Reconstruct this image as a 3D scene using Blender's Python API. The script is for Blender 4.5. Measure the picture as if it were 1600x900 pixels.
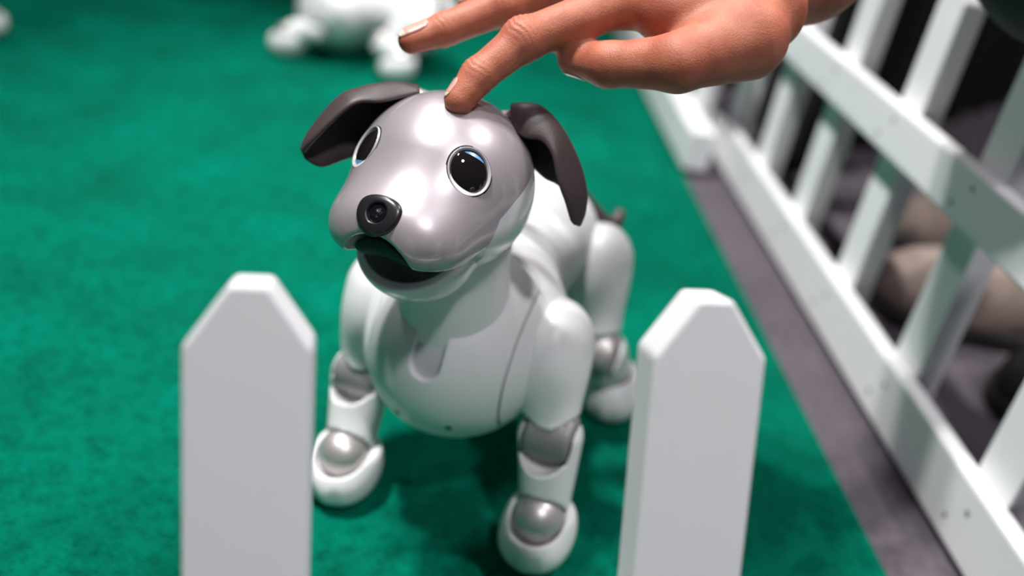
import bpy, math, random
import numpy as np
from mathutils import Matrix, Vector
random.seed(4); rng = np.random.default_rng(7)
sc = bpy.context.scene
for o in list(bpy.data.objects): bpy.data.objects.remove(o)

# ------------------------------------------------------------------ camera
F_PX, PITCH, ROLL, CAM_H = 1460.0, math.radians(29), math.radians(11), 0.37
fwd = np.array([0, math.cos(PITCH), -math.sin(PITCH)])
up0 = np.array([0, math.sin(PITCH), math.cos(PITCH)]); ri0 = np.array([1., 0, 0])
cup = up0*math.cos(ROLL) - ri0*math.sin(ROLL)
cri = ri0*math.cos(ROLL) + up0*math.sin(ROLL)
CAM = np.array([0, 0, CAM_H])
cam_d = bpy.data.cameras.new('camera'); cam = bpy.data.objects.new('camera', cam_d)
sc.collection.objects.link(cam); sc.camera = cam
cam_d.sensor_width = 36.0; cam_d.lens = F_PX/1600*36.0
cam_d.clip_start = 0.01; cam_d.clip_end = 50
cam_d.dof.use_dof = True; cam_d.dof.focus_distance = 0.372; cam_d.dof.aperture_fstop = 3.3
cam.matrix_world = Matrix(((cri[0], cup[0], -fwd[0], CAM[0]), (cri[1], cup[1], -fwd[1], CAM[1]),
                           (cri[2], cup[2], -fwd[2], CAM[2]), (0, 0, 0, 1)))
# ------------------------------------------------------------------ world, lights, exposure
w = bpy.data.worlds.new('world'); sc.world = w; w.use_nodes = True
w.node_tree.nodes['Background'].inputs[0].default_value = (0.32, 0.29, 0.38, 1)
w.node_tree.nodes['Background'].inputs[1].default_value = 0.09
def area(name, loc, target, size, power, col=(1, 1, 1)):
    l = bpy.data.lights.new(name, 'AREA'); l.shape = 'DISK'; l.size = size; l.energy = power; l.color = col
    o = bpy.data.objects.new(name, l); sc.collection.objects.link(o); o.location = loc
    o.rotation_euler = (Vector(target)-Vector(loc)).to_track_quat('-Z', 'Y').to_euler(); return o
def spot(name, loc, target, r, power, cone, col=(1, 1, 1)):
    l = bpy.data.lights.new(name, 'SPOT'); l.shadow_soft_size = r; l.energy = power; l.color = col
    l.spot_size = math.radians(cone); l.spot_blend = 1.0
    o = bpy.data.objects.new(name, l); sc.collection.objects.link(o); o.location = loc
    o.rotation_euler = (Vector(target)-Vector(loc)).to_track_quat('-Z', 'Y').to_euler(); return o
for dy in (-0.12, 0.12): spot('stage_spot', (-0.82, 0.42+dy, 2.6), (0.06, 0.76, 0), 0.06, 235, 37, (1.0, 0.985, 0.96))
area('ceiling_spot', (1.20, 0.95, 2.7), (0, 0.45, 0), 0.16, 34, (1.0, 0.975, 0.98))
area('ceiling_spot', (-0.9, 1.9, 2.6), (0, 0.6, 0), 0.2, 26, (1.0, 0.98, 1.0))
area('ceiling_spot', (0.55, -0.85, 2.5), (0, 0.4, 0), 0.2, 30, (0.99, 0.955, 1.0))
vs = sc.view_settings
vs.view_transform = 'Standard'; vs.look = 'None'; vs.gamma = 1.0; vs.use_curve_mapping = False
vs.exposure = 0.0

# ------------------------------------------------------------------ pixel helpers (1600x900 frame -> points in the place)
def ray(x, y): return fwd + cri*(x-800)/F_PX - cup*(y-450)/F_PX
def gz(x, y, z=0.0):
    r = ray(x, y); return CAM + r*((z-CAM_H)/r[2])
def dep(x, y, d): return CAM + ray(x, y)*d
def cvec(v): return cri*v[0] - cup*v[1] + fwd*v[2]          # camera-axis vector (x right, y down, z away)

# ------------------------------------------------------------------ object helpers
def link(o, parent=None):
    sc.collection.objects.link(o)
    if parent is not None: o.parent = parent
    return o
def tag(o, label=None, cat=None, group=None, kind=None):
    if label: o['label'] = label
    if cat: o['category'] = cat
    if group: o['group'] = group
    if kind: o['kind'] = kind
    return o
def empty(name, loc=(0, 0, 0)):
    o = bpy.data.objects.new(name, None); o.empty_display_size = 0.05; link(o); o.location = loc; return o
def mesh_obj(name, V, Fc, mat, parent=None, smooth=True):
    me = bpy.data.meshes.new(name)
    me.from_pydata(np.asarray(V, float).tolist(), [], [list(map(int, f)) for f in Fc]); me.update()
    if smooth: me.shade_smooth()
    me.materials.append(mat)
    return link(bpy.data.objects.new(name, me), parent)
def copy_tree(o, parent=None):
    c = o.copy(); link(c)
    if parent is not None: c.parent = parent
    for ch in list(o.children): copy_tree(ch, c)
    return c
def box_mesh(sx, sy, sz, bev=0.0, seg=2):
    import bmesh
    bm = bmesh.new(); bmesh.ops.create_cube(bm, size=1)
    for v in bm.verts: v.co = Vector((v.co.x*sx, v.co.y*sy, v.co.z*sz))
    if bev: bmesh.ops.bevel(bm, geom=bm.edges[:], offset=bev, segments=seg, affect='EDGES', profile=0.5)
    return bm
def bm_obj(name, bm, mat, parent=None, smooth=True):
    me = bpy.data.meshes.new(name); bm.to_mesh(me); bm.free()
    if smooth: me.shade_smooth()
    me.materials.append(mat)
    return link(bpy.data.objects.new(name, me), parent)

# ------------------------------------------------------------------ materials
def mat(name, col, rough=0.5, metal=0.0, coat=0.0, coat_r=0.05, sss=0.0, sss_r=(1, .3, .2), noise=0.0, nscale=40.0,
        col2=None, bump=0.0, bscale=200.0, spec=0.5, rvar=0.0, trans=0.0, emit=None):
    m = bpy.data.materials.new(name); m.use_nodes = True; nt = m.node_tree; b = nt.nodes['Principled BSDF']
    b.inputs['Base Color'].default_value = (*col, 1); b.inputs['Roughness'].default_value = rough
    b.inputs['Metallic'].default_value = metal; b.inputs['Coat Weight'].default_value = coat
    b.inputs['Coat Roughness'].default_value = coat_r; b.inputs['Specular IOR Level'].default_value = spec
    b.inputs['Transmission Weight'].default_value = trans
    if emit: b.inputs['Emission Color'].default_value = (*emit[:3], 1); b.inputs['Emission Strength'].default_value = emit[3]
    if sss:
        b.inputs['Subsurface Weight'].default_value = sss; b.inputs['Subsurface Radius'].default_value = sss_r
        b.inputs['Subsurface Scale'].default_value = 0.004
    tc = nt.nodes.new('ShaderNodeTexCoord')
    n = nt.nodes.new('ShaderNodeTexNoise'); n.inputs['Scale'].default_value = nscale; n.inputs['Detail'].default_value = 5
    nt.links.new(tc.outputs['Object'], n.inputs['Vector'])
    c2 = col2 if col2 else tuple(c*(1-noise) for c in col)
    mx = nt.nodes.new('ShaderNodeMix'); mx.data_type = 'RGBA'
    mx.inputs[6].default_value = (*col, 1); mx.inputs[7].default_value = (*c2, 1)
    rp = nt.nodes.new('ShaderNodeMapRange'); rp.inputs[1].default_value = 0.35; rp.inputs[2].default_value = 0.65
    nt.links.new(n.outputs['Fac'], rp.inputs[0]); nt.links.new(rp.outputs[0], mx.inputs[0])
    nt.links.new(mx.outputs[2], b.inputs['Base Color'])
    if rvar:
        rr = nt.nodes.new('ShaderNodeMapRange'); rr.inputs[3].default_value = rough-rvar; rr.inputs[4].default_value = rough+rvar
        nt.links.new(n.outputs['Fac'], rr.inputs[0]); nt.links.new(rr.outputs[0], b.inputs['Roughness'])
    if bump:
        n2 = nt.nodes.new('ShaderNodeTexNoise'); n2.inputs['Scale'].default_value = bscale; n2.inputs['Detail'].default_value = 3
        nt.links.new(tc.outputs['Object'], n2.inputs['Vector'])
        bp = nt.nodes.new('ShaderNodeBump'); bp.inputs['Strength'].default_value = bump; bp.inputs['Distance'].default_value = 0.001
        nt.links.new(n2.outputs['Fac'], bp.inputs['Height']); nt.links.new(bp.outputs[0], b.inputs['Normal'])
    return m
M = {}
M['white'] = mat('white_plastic', (0.80, 0.80, 0.805), 0.46, noise=0.02, coat=0.12, coat_r=0.25, rvar=0.04)
M['shell'] = mat('glossy_white_shell', (0.76, 0.76, 0.77), 0.25, noise=0.02, coat=0.6, coat_r=0.06)
M['pearl'] = mat('pearl_face', (0.43, 0.385, 0.41), 0.36, metal=0.42, noise=0.02, nscale=300, coat=1.0, coat_r=0.02)
M['silver'] = mat('silver_joint', (0.58, 0.54, 0.53), 0.40, metal=0.65, noise=0.05)
M['grey_joint'] = mat('grey_joint', (0.30, 0.29, 0.29), 0.45, metal=0.2, noise=0.05)
M['brown'] = mat('dark_brown_rubber', (0.050, 0.033, 0.034), 0.50, noise=0.15, bump=0.1, bscale=900)
M['gap'] = mat('seam_grey', (0.16, 0.15, 0.17), 0.6, noise=0.1)
M['slot'] = mat('sensor_window', (0.52, 0.52, 0.56), 0.3, noise=0.03, coat=0.3)
M['black'] = mat('black_plastic', (0.007, 0.007, 0.008), 0.5, noise=0.2, spec=0.25)
M['nose'] = mat('black_satin_nose', (0.012, 0.0115, 0.013), 0.30, noise=0.1, coat=0.2, coat_r=0.2)
M['lens'] = mat('dark_lens', (0.004, 0.004, 0.007), 0.04, noise=0.2, coat=1.0, coat_r=0.01)
M['eye'] = mat('eye_glass', (0.010, 0.008, 0.008), 0.03, noise=0.3, nscale=60, coat=1.0, coat_r=0.01)
M['eyering'] = mat('eye_rim', (0.52, 0.50, 0.52), 0.18, noise=0.02, coat=1.0, coat_r=0.02)
M['iris'] = mat('eye_screen_glow', (0.05, 0.15, 0.3), 0.3, noise=0.1, emit=(0.22, 0.5, 0.85, 0.32))
M['fence'] = mat('white_vinyl', (0.78, 0.78, 0.80), 0.42, noise=0.03, nscale=25, bump=0.03, bscale=60, rvar=0.05)
M['screw'] = mat('screw_head', (0.22, 0.18, 0.15), 0.45, metal=0.6, noise=0.2)
M['skin'] = mat('skin', (0.47, 0.165, 0.098), 0.50, noise=0, nscale=90, col2=(0.37, 0.108, 0.062), spec=0.35, sss=0.25, bump=0.25, bscale=1300)
M['nail'] = mat('fingernail', (0.62, 0.34, 0.28), 0.22, noise=0.04, coat=0.5, coat_r=0.1, sss=0.1)
M['nailtip'] = mat('nail_tip', (0.72, 0.62, 0.50), 0.25, noise=0.04)
M['jacket'] = mat('dark_green_cloth', (0.016, 0.018, 0.014), 0.8, noise=0.3, bump=0.4, bscale=1200)
M['trouser'] = mat('dark_navy_cloth', (0.012, 0.012, 0.02), 0.85, noise=0.3, bump=0.3, bscale=900)
M['drape'] = mat('black_cloth', (0.004, 0.004, 0.005), 0.9, noise=0.3, bump=0.3, bscale=700)
M['suede'] = mat('beige_suede', (0.26, 0.20, 0.175), 0.85, noise=0.3, nscale=60, bump=0.4, bscale=900)
M['suede_d'] = mat('beige_suede_dark', (0.15, 0.11, 0.095), 0.85, noise=0.3, nscale=60, bump=0.4, bscale=900)  # darker copy of the beige suede, for the second shoe of the pair
M['sole'] = mat('black_sole', (0.012, 0.011, 0.012), 0.7, noise=0.2)

def carpet(name, c1, c2, c3, fs=900.0, big=7.0):
    m = bpy.data.materials.new(name); m.use_nodes = True; nt = m.node_tree; b = nt.nodes['Principled BSDF']
    tc = nt.nodes.new('ShaderNodeTexCoord'); L = nt.links.new
    def nz(s, d=4, st=None):
        n = nt.nodes.new('ShaderNodeTexNoise'); n.inputs['Scale'].default_value = s; n.inputs['Detail'].default_value = d
        if st:
            mp = nt.nodes.new('ShaderNodeMapping'); mp.inputs['Scale'].default_value = st
            L(tc.outputs['Object'], mp.inputs[0]); L(mp.outputs[0], n.inputs[0])
        else: L(tc.outputs['Object'], n.inputs[0])
        return n
    a, f, g = nz(big, 6), nz(fs, 2, (0.35, 1, 1)), nz(120, 5)
    def mr(src, lo, hi):
        r = nt.nodes.new('ShaderNodeMapRange'); r.inputs[1].default_value = lo; r.inputs[2].default_value = hi; L(src.outputs['Fac'], r.inputs[0]); return r
    m1 = nt.nodes.new('ShaderNodeMix'); m1.data_type = 'RGBA'; m1.inputs[6].default_value = (*c1, 1); m1.inputs[7].default_value = (*c2, 1)
    L(mr(a, .35, .68).outputs[0], m1.inputs[0])
    m2 = nt.nodes.new('ShaderNodeMix'); m2.data_type = 'RGBA'; m2.inputs[7].default_value = (*c3, 1)
    mm = nt.nodes.new('ShaderNodeMath'); mm.operation = 'MULTIPLY_ADD'; mm.inputs[1].default_value = 0.5; mm.inputs[2].default_value = 0
    ad = nt.nodes.new('ShaderNodeMath'); ad.operation = 'ADD'
    L(mr(f, .42, .72).outputs[0], ad.inputs[0]); L(mr(g, .45, .75).outputs[0], ad.inputs[1])
    L(ad.outputs[0], mm.inputs[0]); L(mm.outputs[0], m2.inputs[0]); L(m1.outputs[2], m2.inputs[6])
    L(m2.outputs[2], b.inputs['Base Color']); b.inputs['Roughness'].default_value = 0.95
    b.inputs['Specular IOR Level'].default_value = 0.02
    bp = nt.nodes.new('ShaderNodeBump'); bp.inputs['Strength'].default_value = 0.6; bp.inputs['Distance'].default_value = 0.0012
    L(f.outputs['Fac'], bp.inputs['Height']); L(bp.outputs[0], b.inputs['Normal'])
    return m
M['green'] = carpet('green_carpet', (0.000, 0.158, 0.098), (0.001, 0.108, 0.065), (0.0005, 0.042, 0.024), 900, 12)
M['grey'] = carpet('grey_carpet', (0.135, 0.115, 0.135), (0.095, 0.080, 0.097), (0.06, 0.05, 0.062), 700, 9)

# ------------------------------------------------------------------ implicit surfaces (units: cm)
def ell(P, c, r, R=None):
    q = P - np.asarray(c, np.float32)
    if R is not None: q = q @ np.asarray(R, np.float32)
    r = np.asarray(r, np.float32)
    k0 = np.linalg.norm(q/r, axis=1); k1 = np.linalg.norm(q/(r*r), axis=1) + 1e-6
    return k0*(k0-1)/k1
def cone(P, a, b, ra, rb):
    a = np.asarray(a, np.float32); b = np.asarray(b, np.float32); ba = b-a
    t = np.clip((P-a) @ ba / (ba@ba + 1e-9), 0, 1)
    return np.linalg.norm(P-a-t[:, None]*ba, axis=1) - (ra+(rb-ra)*t)
def cyl(P, a, b, r, rnd=0.15):
    a = np.asarray(a, np.float32); b = np.asarray(b, np.float32); ax = b-a; L = np.linalg.norm(ax); ax = ax/L
    q = P-a; h = q@ax; rad = np.linalg.norm(q-h[:, None]*ax, axis=1)
    dx = rad-(r-rnd); dy = np.abs(h-L/2)-(L/2-rnd)
    return np.minimum(np.maximum(dx, dy), 0)+np.sqrt(np.maximum(dx, 0)**2+np.maximum(dy, 0)**2)-rnd
def smin(a, b, k):
    h = np.clip(k-np.abs(a-b), 0, None)/k; return np.minimum(a, b)-h*h*k*0.25
def smax(a, b, k): return -smin(-a, -b, k)
def grad(f, P, e=0.012):
    g = np.empty_like(P)
    for i in range(3):
        d = np.zeros(3, np.float32); d[i] = e
        g[:, i] = (f(P+d)-f(P-d))/(2*e)
    return g
def nets(f, lo, hi, h, it=3):
    lo = np.asarray(lo, float); hi = np.asarray(hi, float); B = 6
    nb = np.ceil((hi-lo)/(h*B)).astype(int); n = nb*B+1
    cen = np.stack(np.meshgrid(*[lo[i]+(np.arange(nb[i])+.5)*h*B for i in range(3)], indexing='ij'), -1).reshape(-1, 3).astype(np.float32)
    vc = f(cen); near = np.abs(vc) < h*B*1.25
    Vg = np.full(n, 1e3, np.float32)
    ii = np.stack(np.meshgrid(*[np.arange(k) for k in nb], indexing='ij'), -1).reshape(-1, 3)
    for b in ii[(~near) & (vc < 0)]:
        Vg[b[0]*B:b[0]*B+B+1, b[1]*B:b[1]*B+B+1, b[2]*B:b[2]*B+B+1] = -1e3
    off = np.stack(np.meshgrid(*[np.arange(B+1)]*3, indexing='ij'), -1).reshape(-1, 3)
    nn = ii[near]
    for s in range(0, len(nn), 1500):
        idx = (nn[s:s+1500, None, :]*B+off[None]).reshape(-1, 3)
        Vg[idx[:, 0], idx[:, 1], idx[:, 2]] = f((lo+idx*h).astype(np.float32))
    ins = Vg < 0
    c = [ins[x:n[0]-1+x, y:n[1]-1+y, z:n[2]-1+z] for x in (0, 1) for y in (0, 1) for z in (0, 1)]
    s = sum(a.astype(np.int8) for a in c); act = np.argwhere((s > 0) & (s < 8))
    vid = np.full(n-1, -1, np.int64); vid[act[:, 0], act[:, 1], act[:, 2]] = np.arange(len(act))
    acc = np.zeros((len(act), 3)); cnt = np.zeros(len(act))
    cor = [np.array([x, y, z]) for x in (0, 1) for y in (0, 1) for z in (0, 1)]
    for i in range(8):
        for j in range(i+1, 8):
            if np.abs(cor[i]-cor[j]).sum() != 1: continue
            a = act+cor[i]; b = act+cor[j]
            va = Vg[a[:, 0], a[:, 1], a[:, 2]]; vb = Vg[b[:, 0], b[:, 1], b[:, 2]]
            m = (va < 0) != (vb < 0); t = va[m]/(va[m]-vb[m])
            acc[m] += a[m]+(b[m]-a[m])*t[:, None]; cnt[m] += 1
    V = (lo+acc/cnt[:, None]*h).astype(np.float32)
    Q = []
    for ax in range(3):
        sl0 = [slice(None)]*3; sl1 = [slice(None)]*3; sl0[ax] = slice(0, -1); sl1[ax] = slice(1, None)
        A = ins[tuple(sl0)]; Bq = ins[tuple(sl1)]
        e = np.argwhere(A != Bq); o1, o2 = [(1, 2), (2, 0), (0, 1)][ax]
        e = e[(e[:, o1] > 0) & (e[:, o2] > 0) & (e[:, o1] < n[o1]-1) & (e[:, o2] < n[o2]-1)]
        fl = A[e[:, 0], e[:, 1], e[:, 2]]
        def cell(d1, d2):
            q = e.copy(); q[:, o1] -= d1; q[:, o2] -= d2; return vid[q[:, 0], q[:, 1], q[:, 2]]
        q = np.stack([cell(1, 1), cell(0, 1), cell(0, 0), cell(1, 0)], 1)
        q[~fl] = q[~fl][:, ::-1]; Q.append(q)
    Q = np.concatenate(Q)
    for _ in range(it):
        # light relaxation then projection to the surface
        nb_s = np.zeros_like(V); nb_c = np.zeros(len(V))
        for k in range(4):
            np.add.at(nb_s, Q[:, k], V[Q[:, (k+1) % 4]]+V[Q[:, (k-1) % 4]]); np.add.at(nb_c, Q[:, k], 2)
        V = (0.6*V+0.4*nb_s/np.maximum(nb_c, 1)[:, None]).astype(np.float32)
        for _k in range(2):
            g = grad(f, V); gl = np.maximum((g*g).sum(1), 0.09)
            st = g*(f(V)/gl)[:, None]; ln = np.linalg.norm(st, axis=1)
            st *= np.minimum(1, h*0.7/np.maximum(ln, 1e-9))[:, None]
            V = (V-st).astype(np.float32)
    return V, Q
def vnormals(V, T):
    T = np.asarray(T); N = np.zeros_like(V)
    fn = np.cross(V[T[:, 1]]-V[T[:, 0]], V[T[:, 2]]-V[T[:, 0]])
    for k in range(T.shape[1]): np.add.at(N, T[:, k], fn)
    return N/np.maximum(np.linalg.norm(N, axis=1), 1e-9)[:, None]
def clip(V, Q, g, skirt=0.0):
    """keep the part of a quad mesh where g > 0, cut smoothly; optional inward rim"""
    T = np.concatenate([Q[:, [0, 1, 2]], Q[:, [0, 2, 3]]]); N = vnormals(V, T)
    V = list(V); N = list(N); out = []; cache = {}
    pos = g > 0; full = pos[T].all(1); out = T[full].tolist()
    def cut(a, b):
        k = (a, b) if a < b else (b, a)
        if k not in cache:
            t = g[k[0]]/(g[k[0]]-g[k[1]]); cache[k] = len(V)
            V.append(V[k[0]]+(V[k[1]]-V[k[0]])*t); N.append(N[k[0]])
        return cache[k]
    for t in T[(~full) & pos[T].any(1)]:
        poly = []
        for i in range(3):
            a, b = int(t[i]), int(t[(i+1) % 3])
            if pos[a]: poly.append(a)
            if pos[a] != pos[b]: poly.append(cut(a, b))
        for i in range(1, len(poly)-1): out.append([poly[0], poly[i], poly[i+1]])
    V = np.array(V); N = np.array(N); out = np.array(out)
    if skirt:
        cnt = {}
        for t in out:
            for i in range(3):
                a, b = int(t[i]), int(t[(i+1) % 3]); cnt[(a, b)] = 1
        bd = [(a, b) for (a, b) in cnt if (b, a) not in cnt]
        m = {}; add = []; fs = []
        for a, b in bd:
            for q in (a, b):
                if q not in m:
                    m[q] = len(V)+len(add); add.append(V[q]); add.append(V[q]-N[q]*skirt)
            fs.append([m[b], m[a], m[a]+1]); fs.append([m[b], m[a]+1, m[b]+1])
        if add: V = np.concatenate([V, np.array(add)]); out = np.concatenate([out, np.array(fs)])
    used = np.unique(out); mp = np.full(len(V), -1); mp[used] = np.arange(len(used))
    return V[used], mp[out]
def part(name, V, Fq, mt, parent, T=None):
    V = np.asarray(V, float)
    if T is not None: V = T(V)
    return mesh_obj(name, V*0.01, Fq, mt, parent)

# ================================================================== the setting
def slab(name, poly, z0, z1, mt, parent=None):
    n = len(poly); V = [(x, y, z1) for x, y in poly]+[(x, y, z0) for x, y in poly]
    Fc = [list(range(n)), list(range(2*n-1, n-1, -1))]+[[i, i+n, (i+1) % n+n, (i+1) % n] for i in range(n)]
    return mesh_obj(name, V, Fc, mt, parent, smooth=False)
fl = slab('floor', [(-4, -2), (4, -2), (4, 5), (-4, 5)], -0.05, 0.0, M['grey']); tag(fl, kind='structure')
ex = lambda y: 0.124+(1.308-y)*0.1335
gc = slab('green_carpet', [(-1.9, -0.6), (ex(-0.6), -0.6), (ex(2.2), 2.2), (-1.9, 2.2)], 0.0005, 0.003, M['green'])
tag(gc, 'green felt carpet covering the floor of the fenced pen', 'carpet')

# ------------------------------------------------------------------ fences
PW, PT = 0.036, 0.018
def picket_mesh(Lp, w=PW, t=PT):
    """stands along +z from 0 to Lp, faces -y"""
    import bmesh
    bm = bmesh.new(); fw_ = w*0.30; sh = w*0.50
    prof = [(-w/2, 0), (w/2, 0), (w/2, Lp-sh), (fw_/2, Lp), (-fw_/2, Lp), (-w/2, Lp-sh)]
    f0 = bm.faces.new([bm.verts.new((x, -t/2, z)) for x, z in prof])
    r = bmesh.ops.extrude_face_region(bm, geom=[f0])
    for v in r['geom']:
        if isinstance(v, bmesh.types.BMVert): v.co.y += t
    bmesh.ops.recalc_face_normals(bm, faces=bm.faces[:])
    bmesh.ops.bevel(bm, geom=bm.edges[:], offset=0.0014, segments=2, affect='EDGES', profile=0.5)
    return bm
def basis_obj(o, origin, ax, ay, az):
    o.matrix_local = Matrix(((ax[0], ay[0], az[0], origin[0]), (ax[1], ay[1], az[1], origin[1]), (ax[2], ay[2], az[2], origin[2]), (0, 0, 0, 1)))
def make_fence(name, label, base, d, a, n_pick, spacing, first, Lp, rails, length, rail0, side=1, rail_t=0.02, screw_on=True, group=None):
    """base: world point, d along, a up, rails: [(z0,z1)], rail on the -n*side side of the pickets"""
    root = empty(name, base); nrm = np.cross(d, a)                # points to the -y side when d=+x, a=+z
    rm = Matrix(((d[0], -nrm[0], a[0], base[0]), (d[1], -nrm[1], a[1], base[1]), (d[2], -nrm[2], a[2], base[2]), (0, 0, 0, 1)))
    root.matrix_world = rm
    pm = None
    for k in range(n_pick):
        if pm is None:
            o = bm_obj('picket', picket_mesh(Lp), M['fence'], root); pm = o.data
            for p in pm.polygons: p.use_smooth = False
        else: o = link(bpy.data.objects.new('picket', pm), root)
        o.location = (first+k*spacing, 0, 0)
    sm = None
    for (z0, z1) in rails:
        bm = box_mesh(length, rail_t, z1-z0, 0.002)
        r = bm_obj('rail', bm, M['fence'], root, smooth=False)
        y = side*(PT/2+rail_t/2)
        r.location = (rail0+length/2, y, (z0+z1)/2)
        if screw_on:
            for k in range(n_pick):
                for s in (-1, 1):
                    if sm is None:
                        sb = box_mesh(0.004, 0.0012, 0.004, 0.0004)
                        import bmesh
                        sb.free(); sb = bmesh.new(); bmesh.ops.create_cone(sb, cap_ends=True, segments=10, radius1=0.0018, radius2=0.0014, depth=0.001)
                        bmesh.ops.rotate(sb, verts=sb.verts[:], matrix=Matrix.Rotation(math.pi/2 if side < 0 else -math.pi/2, 3, 'X'))
                        so = bm_obj('screw', sb, M['screw'], r, smooth=False); sm = so.data
                    else: so = link(bpy.data.objects.new('screw', sm), r)
                    so.location = (first+k*spacing+s*0.008-(rail0+length/2), side*(rail_t/2+0.0004), s*0.008)
    return tag(root, label, 'fence', group)
# the fence along the right-hand side of the pen
fd = np.array([0.13, -1.0, 0]); fd /= np.linalg.norm(fd)        # runs towards the camera
def fx(y): return 0.365-0.13*y
y0 = 1.15
make_fence('picket_fence', 'white picket fence panel running along the right edge of the green carpet',
           np.array([fx(y0), y0, 0.0]), fd, np.array([0, 0, 1.]), 8, 0.1265, (y0-1.0765)/0.9917, 0.297,
           [(0.007, 0.053), (0.163, 0.199)], 0.97, 0.0, side=-1, rail_t=0.013)
y1 = 1.92
make_fence('picket_fence', 'next white picket fence panel farther back, overlapping the end of the long one',
           np.array([fx(y1)-0.036, y1, 0.0]), fd, np.array([0, 0, 1.]), 7, 0.1265, 0.05, 0.297,
           [(0.008, 0.053), (0.163, 0.199)], 0.925, 0.0, side=-1, rail_t=0.028)
# the front fence, leaning in towards the dog
Lc = dep(393, 532, 0.270); Rc = dep(1095, 548, 0.2925)
d2 = Rc-Lc; sp2 = np.linalg.norm(d2); d2 /= sp2
tilt = math.radians(11); a2 = cup*math.cos(tilt)-fwd*math.sin(tilt); a2 -= d2*(a2@d2); a2 /= np.linalg.norm(a2)
LP2 = 0.297; sh2 = PW*0.50
top_to_base = LP2-sh2
foot = Lc-a2*top_to_base
base_len = min((Lc[2])/a2[2], (Lc-d2*sp2)[2]/a2[2])
LP2 = base_len+sh2-0.012
bl = Lc-a2*(LP2-sh2)
make_fence('picket_fence', 'white picket fence leaning in the foreground in front of the robot dog',
           bl-d2*sp2, d2, a2, 3, sp2, 0.0, LP2, [(LP2-0.162, LP2-0.121), (0.02, 0.06)], sp2*2+0.06, -0.03, side=1)

# ------------------------------------------------------------------ black riser at the far left, black drape and people at right
pa, pb, pc, pd = [np.array(q) for q in ((-1.8, 1.36), (-0.37, 1.42), (-0.40, 2.1), (-1.8, 2.1))]
rs = slab('black_block', [(p[0], p[1]) for p in (pa, pb, pc, pd)], 0.0032, 0.42, M['drape'])  # added black block for the dark far left, tall enough to throw shadow forward
tag(rs, 'black riser at the far left end of the carpet', 'block')
def drape(name, label, p, q, depth, hgt, parent=None):
    d = (q-p); L = np.linalg.norm(d); d /= L; n = np.array([-d[1], d[0], 0]); N = 160; V = []; Fc = []
    loop = [(p+d*L*i/N, i) for i in range(N+1)]
    for pt, i in loop:
        s = i/N*L; off = 0.012*math.sin(s*55+2*math.sin(s*9))
        for z, k in ((0.004, 1.0), (hgt*0.6, 0.7), (hgt, 0.15)):
            c = pt-n*off*k; V.append((c[0], c[1], z))
    for i in range(N):
        for k in range(2): Fc.append([i*3+k, (i+1)*3+k, (i+1)*3+k+1, i*3+k+1])
    b = len(V); c0, c1 = q+depth, p+depth
    for c in (c0, c1):
        for z in (0.004, hgt): V.append((c[0], c[1], z))
    e = N*3
    Fc += [[e, b, b+1, e+2, e+1], [b, b+2, b+3, b+1], [b+2, 0, 1, 2, b+3], [i*3+2 for i in range(N+1)]+[b+1, b+3]]
    o = mesh_obj(name, V, Fc, M['drape'], parent); return tag(o, label, 'table')
p1 = np.array([0.295, 1.075, 0.0]); p2 = p1+np.array([0.64, 0.77, 0])*0.95
drape('draped_table', 'table covered to the floor in black cloth behind the right fence', p1, p2, np.array([-0.07, 0.6, 0]), 0.74)

def shoe(name, toe, heel, parent, up_mat, width=0.092, zt=0.105):
    """a low suede shoe: rounded toe, ankle opening, dark sole"""
    toe = np.array(toe); heel = np.array(heel); X = (toe-heel); L = np.linalg.norm(X)*100; X /= np.linalg.norm(X); Y = np.array([-X[1], X[0], 0])
    hw_ = width*50
    def f(P):
        a = ell(P, (L-6.5, 0, 2.4), (6.7, hw_, 4.3)); b = ell(P, (L*0.5, 0, 3.2), (8.5, hw_*0.86, 5.2)); c = ell(P, (6, 0, 4.5), (6.2, hw_*0.78, 6.0))
        d = smin(smin(a, b, 2.0), c, 2.0); d = smax(d, -(P[:, 2]-1.4), 0.4)
        top = P[:, 2]-(9.6-0.20*np.clip(P[:, 0]-4, 0, 99)); d = smax(d, top, 0.5)
        return smax(d, -cone(P, (6.0, 0, 7.5), (6.0, 0, 14), 3.0, 3.2), 0.3)
    V, Q = nets(f, (-2, -6, 0.5), (L+2, 6, 12), 0.35, 2)
    def fs(P):
        dx = np.clip((P[:, 0]-4)/(L-10), 0, 1)
        return np.maximum(cone(P*np.array([1, 1, 0], np.float32), (hw_*0.9, 0, 0), (L-hw_*0.96, 0, 0), hw_*0.92, hw_*1.02), np.abs(P[:, 2]-0.95)-0.8)
    Vs, Qs = nets(fs, (-2, -6, -0.5), (L+2, 6, 3), 0.3, 1)
    def T(V): return (np.array([heel[0], heel[1], 0])[None]*100+V[:, :1]*X+V[:, 1:2]*Y+V[:, 2:]*np.array([0, 0, 1.]))
    o = part(name, V, Q, M[up_mat], parent, T); part('sole', Vs, Qs, M['sole'], o, T); return o
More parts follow.
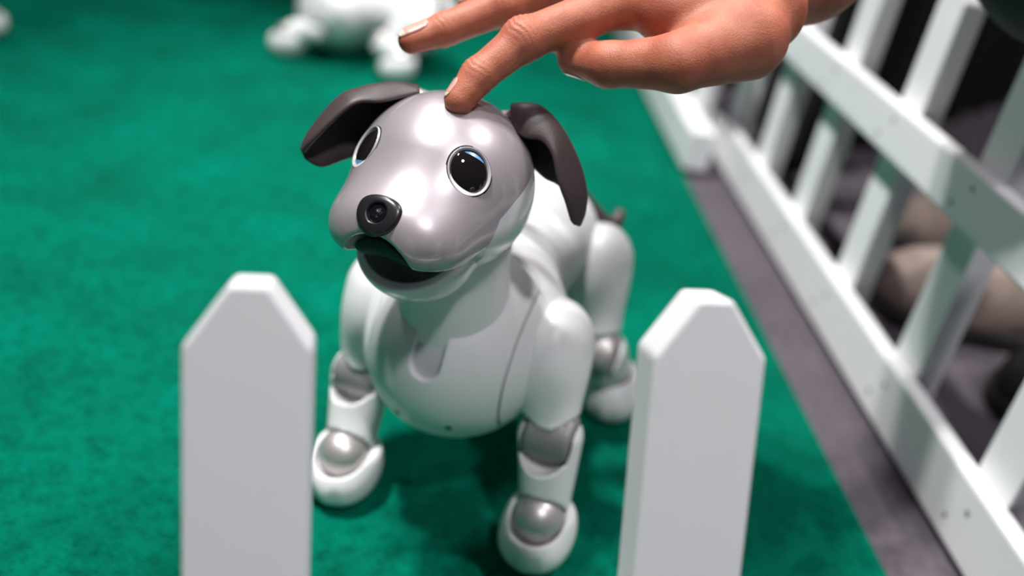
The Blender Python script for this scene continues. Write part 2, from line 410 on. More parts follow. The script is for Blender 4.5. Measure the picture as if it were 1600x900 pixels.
def crouch_person(label, toes, heels, mt, sh):
    """a squatting onlooker: shoes, trousers with bent knees, coat, head above the picture"""
    toes = [np.array(t, float)*100 for t in toes]; heels = [np.array(t, float)*100 for t in heels]
    ank = [h+(t-h)*0.24+np.array([0, 0, 9.5]) for t, h in zip(toes, heels)]
    fw_ = sum((t-h)/np.linalg.norm(t-h) for t, h in zip(toes, heels)); fw_ /= np.linalg.norm(fw_)
    lat = ank[1]-ank[0]; lat[2] = 0; lat -= fw_*(lat@fw_); lat /= np.linalg.norm(lat); Z = np.array([0, 0, 1.])
    mid = (ank[0]+ank[1])/2; mid[2] = 0; hip = mid-fw_*16+Z*34; root = empty('person', (0, 0, 0))
    for t, h, m in zip(toes, heels, sh): shoe('shoe', t/100, h/100, root, m)
    def f(P):
        d = ell(P, hip, (15, 15, 12))
        for a, s_ in zip(ank, (-1, 1)):
            kn = a-Z*a[2]+Z*47+fw_*9; h = hip+lat*s_*9
            d = smin(d, smin(cone(P, a, kn, 6.2, 7.0), cone(P, kn, h, 7.2, 9.5), 2), 4)
        return smax(d, 6.0-P[:, 2], 1.0)
    al = np.array(ank+[hip]); V, Q = nets(f, np.append(al.min(0)[:2]-26, 3), np.append(al.max(0)[:2]+26, 62), 1.2, 2)
    part('trousers', V, Q, M[mt], root)
    top = hip+Z*38+fw_*14
    def g(P):
        d = cone(P, hip+Z*4, top, 16, 16.5)
        for s_ in (-1, 1):
            el = top+lat*s_*23+fw_*6-Z*24; d = smin(d, smin(cone(P, top+lat*s_*17, el, 6.5, 5.2), cone(P, el, hip+lat*s_*13+fw_*26+Z*16, 5.2, 4.2), 2), 3)
        return d
    V, Q = nets(g, hip-np.array([42, 42, 16]), top+np.array([42, 42, 22]), 1.6, 1); part('coat', V, Q, M['drape'], root)
    hc = top+Z*27+fw_*6
    fh = lambda P: smin(smin(ell(P, hc, (8.4, 8.4, 11.2)), cone(P, hc-Z*8, top+Z*8, 5.3, 6), 2), ell(P, hc+fw_*9-Z*1.5, (1.6, 1.6, 2.2)), 1)
    V, Q = nets(fh, hc-np.array([14, 14, 26]), hc+14, 0.9, 1); part('head', V, Q, M['skin'], root)
    V, Q = nets(lambda P: smax(ell(P, hc+Z*1.2-fw_*0.8, (9.2, 9.2, 11.4)), (P-hc)@fw_-4.5-0.35*(P[:, 2]-hc[2]), 1), hc-14, hc+14, 0.8, 1); part('hair', V, Q, M['sole'], root)
    return tag(root, label, 'person')
t1 = gz(1352, 474); h1 = t1+np.array([0.27, -0.005, 0]); t2 = gz(1392, 384); h2 = t2+np.array([0.26, 0.06, 0])
crouch_person('person in black trousers and beige suede shoes crouching right behind the fence', [t1[:3]*[1, 1, 0], t2*[1, 1, 0]], [h1*[1, 1, 0], h2*[1, 1, 0]], 'drape', ('suede', 'suede_d'))

# ================================================================== the robot dog (local: x forward, y its left, z up, cm)
yaw = math.radians(14)
dfw = np.array([-math.sin(yaw), -math.cos(yaw), 0]); dlf = np.array([math.cos(yaw), -math.sin(yaw), 0])
DO = np.array([-0.0077, 0.4567, 0.003])
dog = empty('robot_dog'); 
DM = Matrix(((dfw[0], dlf[0], 0, DO[0]), (dfw[1], dlf[1], 0, DO[1]), (0, 0, 1, DO[2]), (0, 0, 0, 1)))
dog.matrix_world = DM
def to_dog(P): d = np.asarray(P)-DO; return np.array([d@dfw, d@dlf, d[2]])*100
def from_dog(l): l = np.asarray(l)/100; return DO+dfw*l[0]+dlf*l[1]+np.array([0, 0, l[2]])

# ---- torso
def f_torso(P):
    P = P+np.array([0, 0.4, 0], np.float32)
    ch = ell(P, (4.3, 0, 9.9), (5.0, 4.9, 5.0))
    sh = ell(P, (2.8, 0, 11.4), (3.6, 5.3, 3.4))
    wa = cone(P, (1.5, 0, 11.8), (-6.5, 0, 11.6), 3.6, 3.5)
    hp = ell(P, (-7.0, 0, 11.6), (4.2, 4.0, 3.7))
    d = smin(smin(ch, sh, 1.5), smin(wa, hp, 1.5), 1.5)
    return d
SLOT_C = np.array([9.1, -0.42, 11.7]); SN = np.array([0.95, 0, 0.31]); SN /= np.linalg.norm(SN); SU = np.array([-SN[2], 0, SN[0]])
def slot_d(P, grow=0.0):
    q = P-SLOT_C.astype(np.float32); u = q@SU.astype(np.float32); v = q[:, 1]
    uu = np.clip(u, -0.5, 2.2); return np.sqrt((u-uu)**2+v**2)-(0.74+grow)
def f_chest(P):
    d = f_torso(P)-0.06
    s = np.maximum(slot_d(P), -(d+0.50)); d = smax(d, -s, 0.1)
    return d
def g_seam(P):
    return smin(3.62-np.abs(P[:, 1]+0.4), P[:, 0]-3.3, 0.8)
Vt, Qt = nets(lambda P: smax(f_torso(P)+0.10, -np.maximum(slot_d(P, 0.12), -(f_torso(P)+0.62)), 0.05), (-13, -7, 4), (12, 7, 18), 0.16)
torso = part('torso', Vt, Qt, M['gap'], dog)
Vc, Qc = nets(f_chest, (-13, -7, 4), (12, 7, 18), 0.12)
gs = g_seam(Vc)
a_, b_ = clip(Vc, Qc, gs-0.05, 0.2); part('chest_panel', a_, b_, M['white'], torso)
a_, b_ = clip(Vc, Qc, -gs-0.05, 0.2); part('flank_panel', a_, b_, M['white'], torso)
# window in the chest slot
Vw, Qw = nets(lambda P: np.maximum(slot_d(P, 0.05), np.abs(f_torso(P)+0.40)-0.06), (6, -2, 9), (11, 2, 15), 0.08, 2)
part('sensor_window', Vw, Qw, M['slot'], torso)
for c0 in ((8.39, -1.73, 7.37), (8.49, 1.07, 7.63)):
    c0 = np.array([c0], np.float32); g = grad(f_torso, c0); c0 = (c0-g*f_torso(c0)[:, None])[0].astype(float); g = g[0]/np.linalg.norm(g)
    V, Q = nets(lambda P: cyl(P, c0-g*0.4, c0+g*0.09, 0.19, 0.04), c0-0.8, c0+0.8, 0.05, 1)
    part('charging_contact', V, Q, M['black'], torso)
# ---- neck
HC = np.array([8.0, -1.2, 20.27])
V, Q = nets(lambda P: smin(cone(P, (5.6, -0.4, 11.5), (6.6, -0.8, 17.0), 2.85, 2.6), ell(P, (6.8, -0.8, 17.2), (2.7, 2.7, 2.2)), 0.6), (1, -5, 7), (11, 4, 21), 0.14)
part('neck', V, Q, M['white'], dog)

# ---- head (own frame: x forward, y left, z up)
def frame(yd, p, r):
    y, p, q = math.radians(yd), math.radians(p), math.radians(r)
    X = np.array([-math.sin(y)*math.cos(p), -math.cos(y)*math.cos(p), math.sin(p)]); Y = np.array([math.cos(y), -math.sin(y), 0]); Z = np.cross(X, Y)
    return X, Y*math.cos(q)+Z*math.sin(q), Z*math.cos(q)-Y*math.sin(q)
hX, hY, hZ = frame(21, 10, 5)
HW = from_dog(HC)
RD = np.array([[dfw@v, dlf@v, v[2]] for v in (hX, hY, hZ)])     # rows: head axes in dog axes
TH = lambda V: HC+np.asarray(V)@RD
def head_px(x, y, yy=0.0):                                      # point of the head's plane y=yy seen at a pixel
    r = ray(x, y); t = (yy/100-(CAM-HW)@hY)/(r@hY); d = (CAM+r*t-HW)*100; return np.array([d@hX, d@hY, d@hZ])
def skull(P):
    s = ell(P, (-0.1, 0, -0.2), (4.0, 4.05, 3.98))
    m = ell(P, (2.55, 0, -1.25), (2.85, 2.9, 1.85))
    for sd in (-1, 1): m = smin(m, ell(P, (3.45, sd*1.25, -1.85), (1.85, 1.75, 1.42)), 0.9)
    return smin(s, m, 1.25)
def upper_cut(P):                                               # > 0 above the mouth line
    x = P[:, 0]; zl = np.interp(x, [-9, 0.4, 1.4, 2.0, 3.0, 9], [-9, -9, -2.6, -2.1, -2.75, -3.0])
    return (P[:, 2]-zl)*0.8
ARC = ((5.4, 0, -3.05), (1.75, 1.58, 1.42))
def f_head(P, off=0.0):
    d = skull(P)-off
    d = smax(d, -upper_cut(P), 0.22)
    d = smax(d, -ell(P, *ARC), 0.25)
    return d
V, Q = nets(f_head, (-5, -5, -5), (6.5, 5, 5), 0.085)
part('head_shell', V, Q, M['shell'], dog, TH)
EYE = {1: np.array([2.85, 2.52, 1.28]), -1: np.array([2.85, -2.52, 1.20])}
eyes = {}
for s, c in EYE.items():
    c = c.astype(np.float32)[None]
    for _ in range(6):
        g = grad(skull, c); c = c-g*(skull(c)/(g*g).sum(1))[:, None]
    n = grad(skull, c)[0]; n /= np.linalg.norm(n); n = n.astype(float); c = c[0].astype(float)
    u = np.array([0, 0, 1.])-n*n[2]; u /= np.linalg.norm(u); v = np.cross(u, n)          # v sideways
    ang = math.radians(-24)*s; u2 = u*math.cos(ang)+v*math.sin(ang); v2 = np.cross(u2, n)
    eyes[s] = (c, n, u2, v2)
ER = (1.02, 0.90)
def eye_e(P, s):
    c, n, u, v = eyes[s]; q = P-c; e = np.sqrt((q@u/ER[0])**2+(q@v/ER[1])**2)
    return np.where(q@n > -1.5, (e-1.04)*0.9, 9.0)
Vm, Qm = nets(lambda P: f_head(P, 0.07), (-5, -5, -5), (6.5, 5, 5), 0.08)
xb = np.interp(Vm[:, 2], [-5, -3, -1.7, -0.6, 0.2, 1.0, 2.0, 3.1, 4.3], [3.0, 2.6, 1.9, 1.75, 1.0, -0.3, -1.2, -1.5, -1.6])
gm = (Vm[:, 0]-xb)
gm = np.minimum(gm, np.minimum(eye_e(Vm, 1), eye_e(Vm, -1)))
a_, b_ = clip(Vm, Qm, gm, 0.14); face = part('face_mask', a_, b_, M['pearl'], dog, TH)
# eyes: rim, dark dome, lit crescent of the screen
def ring(name, c, n, u, v, R0, prof, mt, parent, T):
    V = []; Fc = []; N = 56; K = len(prof)
    for i in range(N):
        a = 2*math.pi*i/N
        for r, h in prof: V.append(c+u*math.cos(a)*R0[0]*r+v*math.sin(a)*R0[1]*r+n*h)
    for i in range(N):
        for k in range(K-1):
            Fc.append([i*K+k, ((i+1) % N)*K+k, ((i+1) % N)*K+k+1, i*K+k+1])
    return part(name, np.array(V), [f[::-1] for f in Fc], mt, parent, T)
for s in (1, -1):
    c, n, u, v = eyes[s]
    dome = []
    prof = [(0.88*math.sin(t), 0.24*math.cos(t)-0.09) for t in np.linspace(0.0005, math.pi/2, 14)]
    e = ring('eye', c, n, u, v, ER, prof, M['eye'], dog, TH)
    ring('eye_rim', c, n, u, v, ER, [(1.0, -0.10), (1.0, 0.02), (0.99, 0.05), (0.97, 0.055), (0.93, 0.01), (0.87, -0.045), (0.86, -0.12)], M['eyering'], e, TH)
    ring('eye_gap', c, n, u, v, ER, [(1.07, -0.045), (0.95, -0.02)], M['black'], e, TH)
    # crescent glow of the eye screen, lying just on the dome
    V = []; Fc = []; N = 18
    for i in range(N+1):
        t = i/N; a = math.radians((8+74*t) if s > 0 else (112+70*t)); wd = 0.15*math.sin(math.pi*t)**0.7+0.004
        for r in (0.80, 0.80-wd):
            h = 0.24*math.sqrt(max(0, 1-(r/0.88)**2))-0.09+0.008
            V.append(c+u*math.cos(a)*ER[0]*r*1.0+v*(-s)*math.sin(a)*-s*ER[1]*r+n*h)
    for i in range(N): Fc.append([2*i, 2*i+1, 2*i+3, 2*i+2])
    part('screen_glow', np.array(V), Fc, M['iris'], e, TH)
# nose with its camera
nc = head_px(588, 329); 
nc = nc.astype(np.float32)[None]
for _ in range(6):
    g = grad(skull, nc); nc = nc-g*(skull(nc)/(g*g).sum(1))[:, None]
nn = grad(skull, nc)[0].astype(float); nn /= np.linalg.norm(nn); nc = nc[0].astype(float); nc[1] = 0
nn = nn*np.array([1, 0, 1]); nn /= np.linalg.norm(nn)
nu = np.array([-nn[2], 0, nn[0]]); nv_ = np.array([0, 1., 0])
def f_nose(P):
    q = P-nc.astype(np.float32); a = q@nu; b = q@nv_; h = q@nn
    tri = smax(smax(-a*0-(-a)*0+(a-0.62), (-a*0.62+np.abs(b)*0.78)-0.72, 0.55), np.abs(b)*0.80-a*0.55*0-0.78, 0.5)
    tri = smin(smax(np.sqrt((a*1.10-0.12)**2+(b*0.94)**2)-0.92, a-0.72, 0.5), np.sqrt((a+0.36)**2+b**2)-0.52, 0.9)
    d = smax(tri, np.abs(h)-(0.26-0.12*(a*a+b*b)), 0.25)
    r = np.sqrt((a+0.06)**2+(b-0.0)**2)
    return smax(d, -np.maximum(r-0.46+0.25*(0.32-h), -(h-0.02)), 0.06)
V, Q = nets(f_nose, nc-1.6, nc+1.6, 0.05); nose = part('nose', V, Q, M['nose'], dog, TH)
lc = nc-nu*0.06
V, Q = nets(lambda P: smin(ell(P, lc+nn*0.06, (0.2, 0.2, 0.2)), cyl(P, lc-nn*0.1, lc+nn*0.12, 0.40, 0.05), 0.03), nc-0.8, nc+0.8, 0.04, 2); part('camera_lens', V, Q, M['lens'], nose, TH)
# dark mouth insert under the arch, with an oval speaker slot
def f_ins(P):
    d = smax(ell(P, ARC[0]-np.array([0.32, 0, 0.12]), (1.62, 1.47, 1.36)), skull(P)+0.24, 0.12)
    return smax(d, -(P[:, 2]+3.12), 0.2)
V, Q = nets(f_ins, (2, -2.2, -4.2), (6, 2.2, -0.8), 0.07, 2); ins = part('mouth_insert', V, Q, M['black'], dog, TH)
# lower jaw, open
def f_jaw(P):
    c = (1.6, 0, -2.92); q = P
    o = ell(q, c, (2.8, 2.6, 2.3)); 
    o = smin(o, ell(q, (0.4, 0, -1.2), (2.8, 3.5, 2.6)), 0.6)
    cutp = P[:, 2]-(-1.95-1.15*(P[:, 0]-1.9))
    cutp = cutp*0.66
    d = smax(o, cutp, 0.12)
    i = ell(q, (1.6, 0, -2.7), (2.54, 2.34, 1.95))
    return smax(d, -i, 0.1)
V, Q = nets(f_jaw, (-3.5, -4.5, -5.5), (5, 4.5, 1), 0.08); jaw = part('lower_jaw', V, Q, M['shell'], dog, TH)
V, Q = nets(lambda P: smax(ell(P, (0.4, 0, -2.4), (2.0, 2.2, 1.75)), P[:, 2]-(-2.3-0.9*(P[:, 0]-1.9)), 0.2), (-3, -3, -5), (4, 3, 0.5), 0.12, 2)
part('mouth_lining', V, Q, M['black'], jaw, TH)

# ---- ears: arched flaps, front rim / crown / back edge given at stations
def crom(K, n):
    K = np.asarray(K, float); m = len(K); P = np.vstack([2*K[0]-K[1], K, 2*K[-1]-K[-2]]); out = []
    for t in np.linspace(0, m-1, n):
        i = min(int(t), m-2); f = t-i; p0, p1, p2, p3 = P[i:i+4]
        out.append(0.5*(2*p1+(p2-p0)*f+(2*p0-5*p1+4*p2-p3)*f*f+(3*p1-p0-3*p2+p3)*f**3))
    return np.array(out)
def ear(front, crown, back, name='ear'):
    A = crom([to_dog(dep(*p)) for p in front], 40); B = crom([to_dog(dep(*p)) for p in crown], 40); Cc = crom([to_dog(dep(*p)) for p in back], 40)
    V = []; n = 14
    for i in range(40):
        c = 2*B[i]-0.5*(A[i]+Cc[i])
        for k in range(n):
            t = k/(n-1); V.append((1-t)**2*A[i]+2*t*(1-t)*c+t*t*Cc[i])
    Fc = [[i*n+k, (i+1)*n+k, (i+1)*n+k+1, i*n+k+1] for i in range(39) for k in range(n-1)]
    o = part(name, np.array(V), Fc, M['brown'], dog)
    md = o.modifiers.new('thickness', 'SOLIDIFY'); md.thickness = 0.0024; md.offset = 0
    bv = o.modifiers.new('round', 'SUBSURF'); bv.levels = 1; bv.render_levels = 1
    return o
e1 = ear([(657, 146, .405), (628, 153, .402), (595, 160, .398), (565, 160, .396), (545, 169, .395), (514, 196, .396), (488, 222, .398), (474, 238, .402)],
         [(655, 137, .412), (620, 133, .413), (585, 138, .412), (552, 150, .412), (530, 162, .411), (503, 190, .410), (483, 216, .409), (472, 236, .407)],
         [(655, 160, .420), (630, 185, .424), (606, 210, .427), (582, 232, .427), (562, 243, .425), (535, 252, .421), (503, 262, .414), (478, 248, .408)])
e2 = ear([(800, 205, .402), (822, 217, .398), (847, 222, .396), (863, 246, .395), (871, 285, .397), (882, 315, .400), (891, 344, .404), (898, 352, .406)],
         [(798, 166, .408), (818, 164, .406), (845, 171, .406), (876, 203, .405), (900, 246, .405), (913, 291, .406), (912, 328, .407), (903, 352, .408)],
         [(806, 214, .420), (818, 235, .424), (832, 262, .426), (850, 280, .425), (873, 292, .421), (888, 318, .416), (899, 343, .411), (903, 354, .409)])
for e, p0, p1 in ((e2, (786, 190, .412), (806, 188, .410)), (e1, (664, 158, .420), (646, 152, .416))):
    a_, b_ = to_dog(dep(*p0)), to_dog(dep(*p1)); ax = (b_-a_)/np.linalg.norm(b_-a_); a_ = a_-ax*0.5
    V, Q = nets(lambda P: cyl(P, a_, b_, 0.48, 0.12), np.minimum(a_, b_)-1, np.maximum(a_, b_)+1, 0.07, 2); part('ear_hinge', V, Q, M['silver'], e)

# ---- legs
def frame_z(a, b):
    z = (np.asarray(b, float)-a); z /= np.linalg.norm(z); return z
def front_leg(S, E, A, Pw, root=None, q=1.0):
    root = root or dog
    S, E, A, Pw = [np.array(q, float) for q in (S, E, A, Pw)]
    f_up = lambda P: smax(smin(cone(P, S, E+(S-E)*0.16, 2.15, 1.5), ell(P, S+(E-S)*0.22, (2.7, 1.9, 3.2)), 0.8), -(cyl(P, E-np.array([0, 3, 0]), E+np.array([0, 3, 0]), 1.42, 0.1)), 0.15)
    lo = np.minimum(np.minimum(S, E), A)-4; hi = np.maximum(np.maximum(S, E), A)+4
    V, Q = nets(f_up, lo, hi, 0.12*q); leg = part('front_leg', V, Q, M['white'], root)
    V, Q = nets(lambda P: smin(cyl(P, E-np.array([0, 1.25, 0]), E+np.array([0, 1.25, 0]), 1.36, 0.35), cone(P, E, E+(S-E)*0.3, 1.25, 1.3), 0.2), lo, hi, 0.13*q)
    part('elbow_joint', V, Q, M['grey_joint'], leg)
    d = frame_z(E, A); fwd_ = np.array([1, 0, 0])-d*d[0]; fwd_ /= np.linalg.norm(fwd_)
    def f_lo(P):
        A2 = A+np.array([-0.85, 0, 0.55]); o = cone(P, E+d*0.1, A2, 1.72, 1.36)
        o = smax(o, -ell(P, E+d*0.35+fwd_*1.0, (1.55, 1.35, 1.75)), 0.15)
        o = smax(o, -cyl(P, E-np.array([0, 1.3, 0]), E+np.array([0, 1.3, 0]), 1.42, 0.1), 0.12)
        o = smax(o, -(np.asarray(P)-(E-d*1.25)) @ d, 0.3)
        return smax(o, -(np.linalg.norm(P-A, axis=1)-1.46), 0.12)
    V, Q = nets(f_lo, lo, hi, 0.12*q); part('lower_leg', V, Q, M['white'], leg)
    foot_parts(leg, A, Pw, q)
    return leg
def foot_parts(leg, A, Pw, q=1.0):
    qq = q
    V, Q = nets(lambda P: np.linalg.norm(P-A, axis=1)-1.36, A-1.7, A+1.7, 0.1*qq); part('ankle_joint', V, Q, M['silver'], leg)
    def f_paw(P):
        q = P-Pw
        o = smin(ell(P, Pw+np.array([0.25, 0, 0.05]), (2.15, 1.95, 1.75)), ell(P, Pw+np.array([-0.5, 0, 0.9]), (1.7, 1.85, 1.7)), 0.8)
        for yy in (-0.75, 0.75):                                         # toe notches
            o = smax(o, -cone(P, Pw+np.array([2.35, yy*0.9, -1.6]), Pw+np.array([2.65, yy, 0.4]), 0.48, 0.22), 0.40)
        o = smax(o, -(P[:, 2]-0.02), 0.5)
        o = smax(o, -ell(P, A+np.array([0.3, 0, 0.25]), (1.70, 1.44, 1.52)), 0.18)
        return smax(o, (P[:, 2]-(A[2]+0.35)), 0.3)
    V, Q = nets(f_paw, Pw-3.2, Pw+3.4, 0.1*qq); part('paw', V, Q, M['white'], leg)
front_leg((3.4, 4.2, 11.2), (5.3, 5.65, 6.9), (7.1, 6.3, 2.9), (6.9, 6.4, 1.5))
front_leg((3.0, -5.3, 10.9), (4.7, -5.5, 6.1), (7.5, -4.9, 2.7), (7.4, -4.8, 1.4))
def hind_leg(Hp, K, A, Pw, root=None, q=1.0):
    root = root or dog
    Hp, K, A, Pw = [np.array(q, float) for q in (Hp, K, A, Pw)]
    lo = np.minimum(np.minimum(Hp, K), A)-4.5; hi = np.maximum(np.maximum(Hp, K), A)+4.5
    f_up = lambda P: smax(smin(cone(P, Hp, K+(Hp-K)*0.3, 2.1, 1.5), ell(P, Hp+(K-Hp)*0.18, (2.4, 1.8, 3.3)), 0.8), -cyl(P, K-np.array([0, 3, 0]), K+np.array([0, 3, 0]), 1.75, 0.1), 0.15)
    V, Q = nets(f_up, lo, hi, 0.13*q); leg = part('hind_leg', V, Q, M['white'], root)
    V, Q = nets(lambda P: smin(cyl(P, K-np.array([0, 1.2, 0]), K+np.array([0, 1.2, 0]), 1.55, 0.55), cone(P, K, K+(Hp-K)*0.4, 1.25, 1.3), 0.2), lo, hi, 0.13*q); part('knee_joint', V, Q, M['silver'], leg)
    d = frame_z(K, A)
    def f_lo(P):
        o = cone(P, K+d*0.1, A-d*0.15, 1.85, 1.35)
        o = smax(o, -ell(P, K+np.array([1.0, -0.2*np.sign(K[1]), 0.45]), (2.0, 1.6, 1.75)), 0.15)
        o = smax(o, (0.5-(P-K)@d-1.7*np.clip((P[:, 1]-K[1])*np.sign(K[1])-0.8, 0, 1)).astype(np.float32)*0.6, 0.2)
        o = smax(o, -cyl(P, K-np.array([0, 1.25, 0]), K+np.array([0, 1.25, 0]), 1.42, 0.1), 0.12)
        return smax(o, -(np.linalg.norm(P-A, axis=1)-1.36), 0.12)
    V, Q = nets(f_lo, lo, hi, 0.12*q); part('lower_leg', V, Q, M['white'], leg)
    foot_parts(leg, A, Pw, q); return leg
hind_leg((-7.6, 3.9, 11.0), (-6.0, 5.55, 5.6), (-8.6, 6.4, 2.9), (-8.2, 6.9, 1.45))
hind_leg((-7.4, -4.4, 11.0), (-7.2, -5.0, 5.4), (-8.6, -5.2, 2.9), (-8.2, -5.2, 1.45))
# ---- tail
tp = crom([to_dog(dep(*p)) for p in ((890, 285, .575), (912, 312, .585), (935, 338, .595), (952, 350, .60), (964, 345, .603), (968, 334, .604))], 14)
def f_tail(P):
    d = None
    for i in range(len(tp)-1):
        e = cone(P, tp[i], tp[i+1], 0.52-0.012*i, 0.52-0.012*(i+1)); d = e if d is None else smin(d, e, 0.15)
    return d
V, Q = nets(f_tail, tp.min(0)-1, tp.max(0)+1, 0.12, 2); part('tail', V, Q, M['brown'], dog)
tag(dog, 'white robot puppy with pearl face and brown ears in the middle, touched by a finger', 'robot dog', 'robot dogs on the green carpet')
# ---- two more of them far behind
def dog_copy(label, px, front, ang, lying=False):
    a = math.radians(ang); g = gz(*px, 0.003)
    f2 = np.array([-math.sin(a), -math.cos(a), 0]); l2 = np.array([math.cos(a), -math.sin(a), 0])
    o = g-f2*front[0]/100-l2*front[1]/100
    if lying:
        c = dog.copy(); link(c)
        for ch in list(dog.children):
            if 'leg' in ch.name: continue
            n = copy_tree(ch, c); n.location.z -= 0.0485
        for y in (5.6, -2.4):
            x = 8.6 if y > 0 else 6.8; sg = 1 if y > 0 else -1
            front_leg((2.6, 4.9*sg, 6.6), (4.6, sg*5.4, 3.9), (x, y, 2.7), (x, y, 1.45), c, 1.7)
            hind_leg((-7.0, 4.2*sg, 6.4), (-3.6, 6.0*sg, 4.0), (-6.2, 6.6*sg, 2.8), (-5.8, 6.7*sg, 1.45), c, 1.7)
    else: c = copy_tree(dog)
    c.matrix_world = Matrix(((f2[0], l2[0], 0, o[0]), (f2[1], l2[1], 0, o[1]), (0, 0, 1, 0.003), (0, 0, 0, 1)))
    return tag(c, label, 'robot dog', 'robot dogs on the green carpet')
dog_copy('blurred white robot dog lying far behind at the top, cut off by the frame', (438, 84), (9.5, 5.6), 92, True)
dog_copy('robot dog at the far left edge, only a pale paw in view', (-6, 54), (8.5, -4.8), -135)

# ================================================================== the person whose hand strokes the dog (world, cm)
def J(x, y, d): return dep(x, y, d)*100
idx = [(J(985, 0, .402), 1.02), (J(818, 62, .392), .86), (J(748, 118, .388), .74), (J(718, 156, .386), .64)]
mdl = [(J(985, -62, .425), 1.0), (J(790, 8, .418), .86), (J(695, 46, .415), .73), (J(643, 63, .413), .60)]
rng_ = [(J(1000, -108, .448), .98), (J(850, -40, .45), .82), (J(778, -12, .448), .70), (J(733, 8, .447), .58)]
ltl = [(J(1020, -140, .47), .9), (J(905, -100, .478), .7), (J(850, -60, .48), .60), (J(815, -30, .48), .52)]
thb = [(J(1165, 60, .390), 1.78), (J(1060, 98, .380), 1.16), (J(950, 101, .392), .90), (J(897, 92, .402), .72)]
WR = J(1262, -62, .425); EL = J(1800, -440, .56)
chains = [idx, mdl, rng_, ltl, thb]
def chain(P, c, k=0.25):
    d = None
    for (a, ra), (b, rb) in zip(c[:-1], c[1:]):
        e = cone(P, a, b, ra, rb); d = e if d is None else smin(d, e, k)
    return d
fa = (EL-WR)/np.linalg.norm(EL-WR)
def f_hand(P):
    d = None
    for c in (idx, mdl, rng_, ltl):
        e = cone(P, c[0][0], WR, 1.12, 1.9); d = e if d is None else smin(d, e, 1.2)
    d = smin(d, cone(P, J(1040, 15, .395), J(1190, 15, .402), 1.25, 1.9), 0.9)
    d = smin(d, cone(P, WR-fa*0.5, WR+fa*14, 2.35, 3.3), 1.5); d = smin(d, cone(P, WR+fa*14, EL, 3.3, 3.9), 1.0)
    d = smin(d, cone(P, J(1035, 38, .397), J(1110, 55, .394), 0.80, 1.2), 0.5)
    fs = [chain(P, c) for c in (idx, mdl, rng_, ltl)]
    ff = fs[0]
    for e in fs[1:]: ff = smin(ff, e, 0.12)
    d = smin(d, ff, 0.55)
    d = smin(d, chain(P, thb, 0.4), 0.6)
    for c in (idx, mdl, rng_):                                     # bony knuckles
        d = smin(d, ell(P, c[1][0], (0.88,)*3), 0.4); 
    return d
allp = np.array([p for c in chains for p, r in c]+[WR, WR+fa*20])
V, Q = nets(f_hand, allp.min(0)-3.5, allp.max(0)+4.5, 0.095, 2)
# dorsal creases over the finger joints
toc = -fwd; dors = -cvec((0.1, 1.0, 0.75)); dors = cvec((-0.15, -0.85, -0.5)); dors /= np.linalg.norm(dors)
N = vnormals(V, np.concatenate([Q[:, [0, 1, 2]], Q[:, [0, 2, 3]]]))
disp = np.zeros(len(V))
for c in (idx, mdl):
    for j, amp, sg in ((1, 0.030, 0.50), (2, 0.020, 0.32)):
        p = c[j][0]; ax = (c[j+1][0]-c[j-1][0]); ax /= np.linalg.norm(ax)
        q = V-p; s = q@ax; wob = 0.10*np.sin(5*(q@np.cross(ax, dors)))
        near = np.linalg.norm(q, axis=1) < 1.7
        m = np.exp(-(s/sg)**2)*np.clip((N@dors)*1.4, 0, 1)*near
        disp += m*amp*np.sin((s+wob)*2*math.pi/0.24)
    # underside flexion folds
    for j in (1, 2):
        p = c[j][0]; ax = (c[j+1][0]-c[j-1][0]); ax /= np.linalg.norm(ax); q = V-p; s = q@ax
        m = np.clip(-(N@dors), 0, 1)*(np.linalg.norm(q, axis=1) < 1.6); disp -= 0.05*m*np.exp(-(s/0.09)**2)
V = V+N*disp[:, None]
person = part('person', V, Q, M['skin'], None)
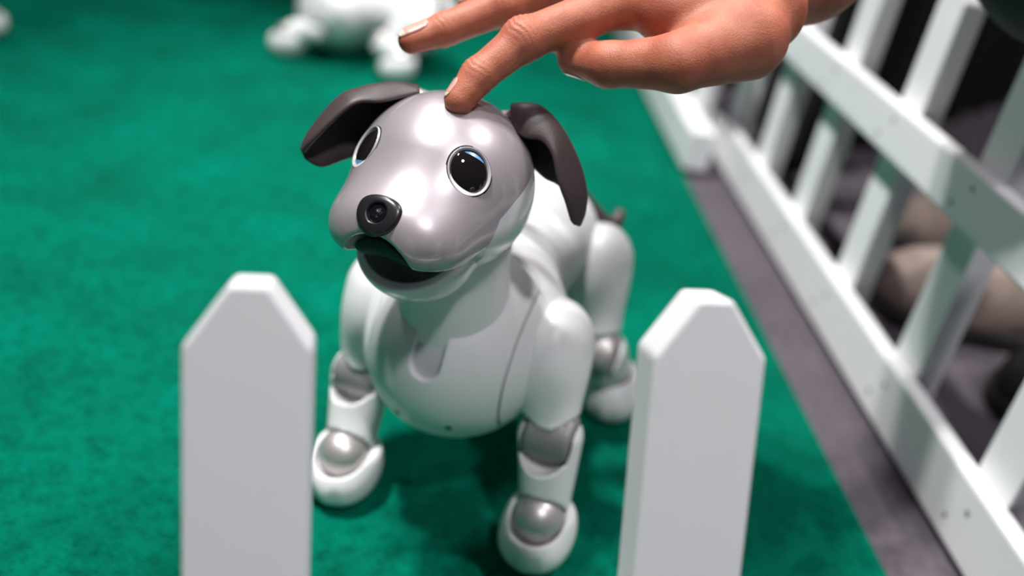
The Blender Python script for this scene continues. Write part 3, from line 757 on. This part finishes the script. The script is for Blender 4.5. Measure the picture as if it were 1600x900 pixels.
def nail(c, width, length, dn, back=0.2):
    tip, rt = c[-1]; pr = c[-2][0]; ax = (tip-pr)/np.linalg.norm(tip-pr); dn = dn-ax*(dn@ax); dn /= np.linalg.norm(dn); sd = np.cross(ax, dn)
    nu_, nv2 = 16, 11; P0 = []; D0 = []; TT = []
    for i in range(nu_):
        t = i/(nu_-1); x = -length*0.64+length*t
        wf = min(1.0, 0.80+0.5*t)*math.sqrt(max(0.0, 1-max(0, (t-0.72)/0.29)**2*0.8)); wf *= math.sqrt(min(1, 0.55+3.0*t))
        for k in range(nv2):
            a = (k/(nv2-1)*2-1)*0.98*wf*width/2/rt
            P0.append(tip+ax*x); D0.append(dn*math.cos(a)+sd*math.sin(a)); TT.append(t)
    P0 = np.array(P0); D0 = np.array(D0); TT = np.array(TT); lo_ = np.zeros(len(P0)); hi_ = np.full(len(P0), 2.0)
    for _ in range(18):
        m_ = (lo_+hi_)/2; ins_ = f_hand((P0+D0*m_[:, None]).astype(np.float32)) < 0
        lo_ = np.where(ins_, m_, lo_); hi_ = np.where(ins_, hi_, m_)
    rad = np.where(TT > 0.6, np.maximum(lo_, rt*0.66), lo_)
    V = P0+D0*(rad+0.035-0.03*(TT < 0.05))[:, None]
    Fc = [[i*nv2+k, i*nv2+k+1, (i+1)*nv2+k+1, (i+1)*nv2+k] for i in range(nu_-1) for k in range(nv2-1)]
    o = part('fingernail', np.array(V), Fc, M['nail'], person)
    o.data.materials.append(M['nailtip'])
    for p in o.data.polygons:
        if p.index//(nv2-1) >= nu_-4: p.material_index = 1
    md = o.modifiers.new('thickness', 'SOLIDIFY'); md.thickness = 0.0005; md.offset = -1
    return o
nail(mdl, 1.05, 1.45, cvec((-0.25, -0.85, -0.5)))
nail(idx, 0.95, 0.95, cvec((-0.75, -0.55, -0.15)))
nail(thb, 1.1, 1.3, cvec((-0.2, 0.85, 0.5)))
nail(rng_, 0.95, 1.2, cvec((-0.25, -0.85, -0.4)))
# jacket: loose pushed-up sleeve, shoulder and crouching torso outside the frame
SLc = J(1738, -128, .47)
def f_jk(P):
    d = ell(P, SLc, (6.2, 6.2, 6.2)); d = smin(d, cone(P, SLc, J(1950, -420, .56), 6.0, 7.0), 3)
    return d
pts = np.array([SLc, J(1950, -420, .56)])
V, Q = nets(f_jk, pts.min(0)-11, pts.max(0)+11, 0.6, 2); part('jacket', V, Q, M['jacket'], person)
ts = gz(1545, 640); hs = ts+np.array([0.25, 0.02, 0])
tag(shoe('shoe', ts*[1, 1, 0], hs*[1, 1, 0], None, 'sole'), 'black shoe on the grey floor behind the lower right end of the fence', 'shoe')
tag(person, 'hand reaching in from the right, one finger resting on the dog\'s head', 'person')
print('tris', sum(len(o.data.polygons) for o in bpy.data.objects if o.type == 'MESH'))
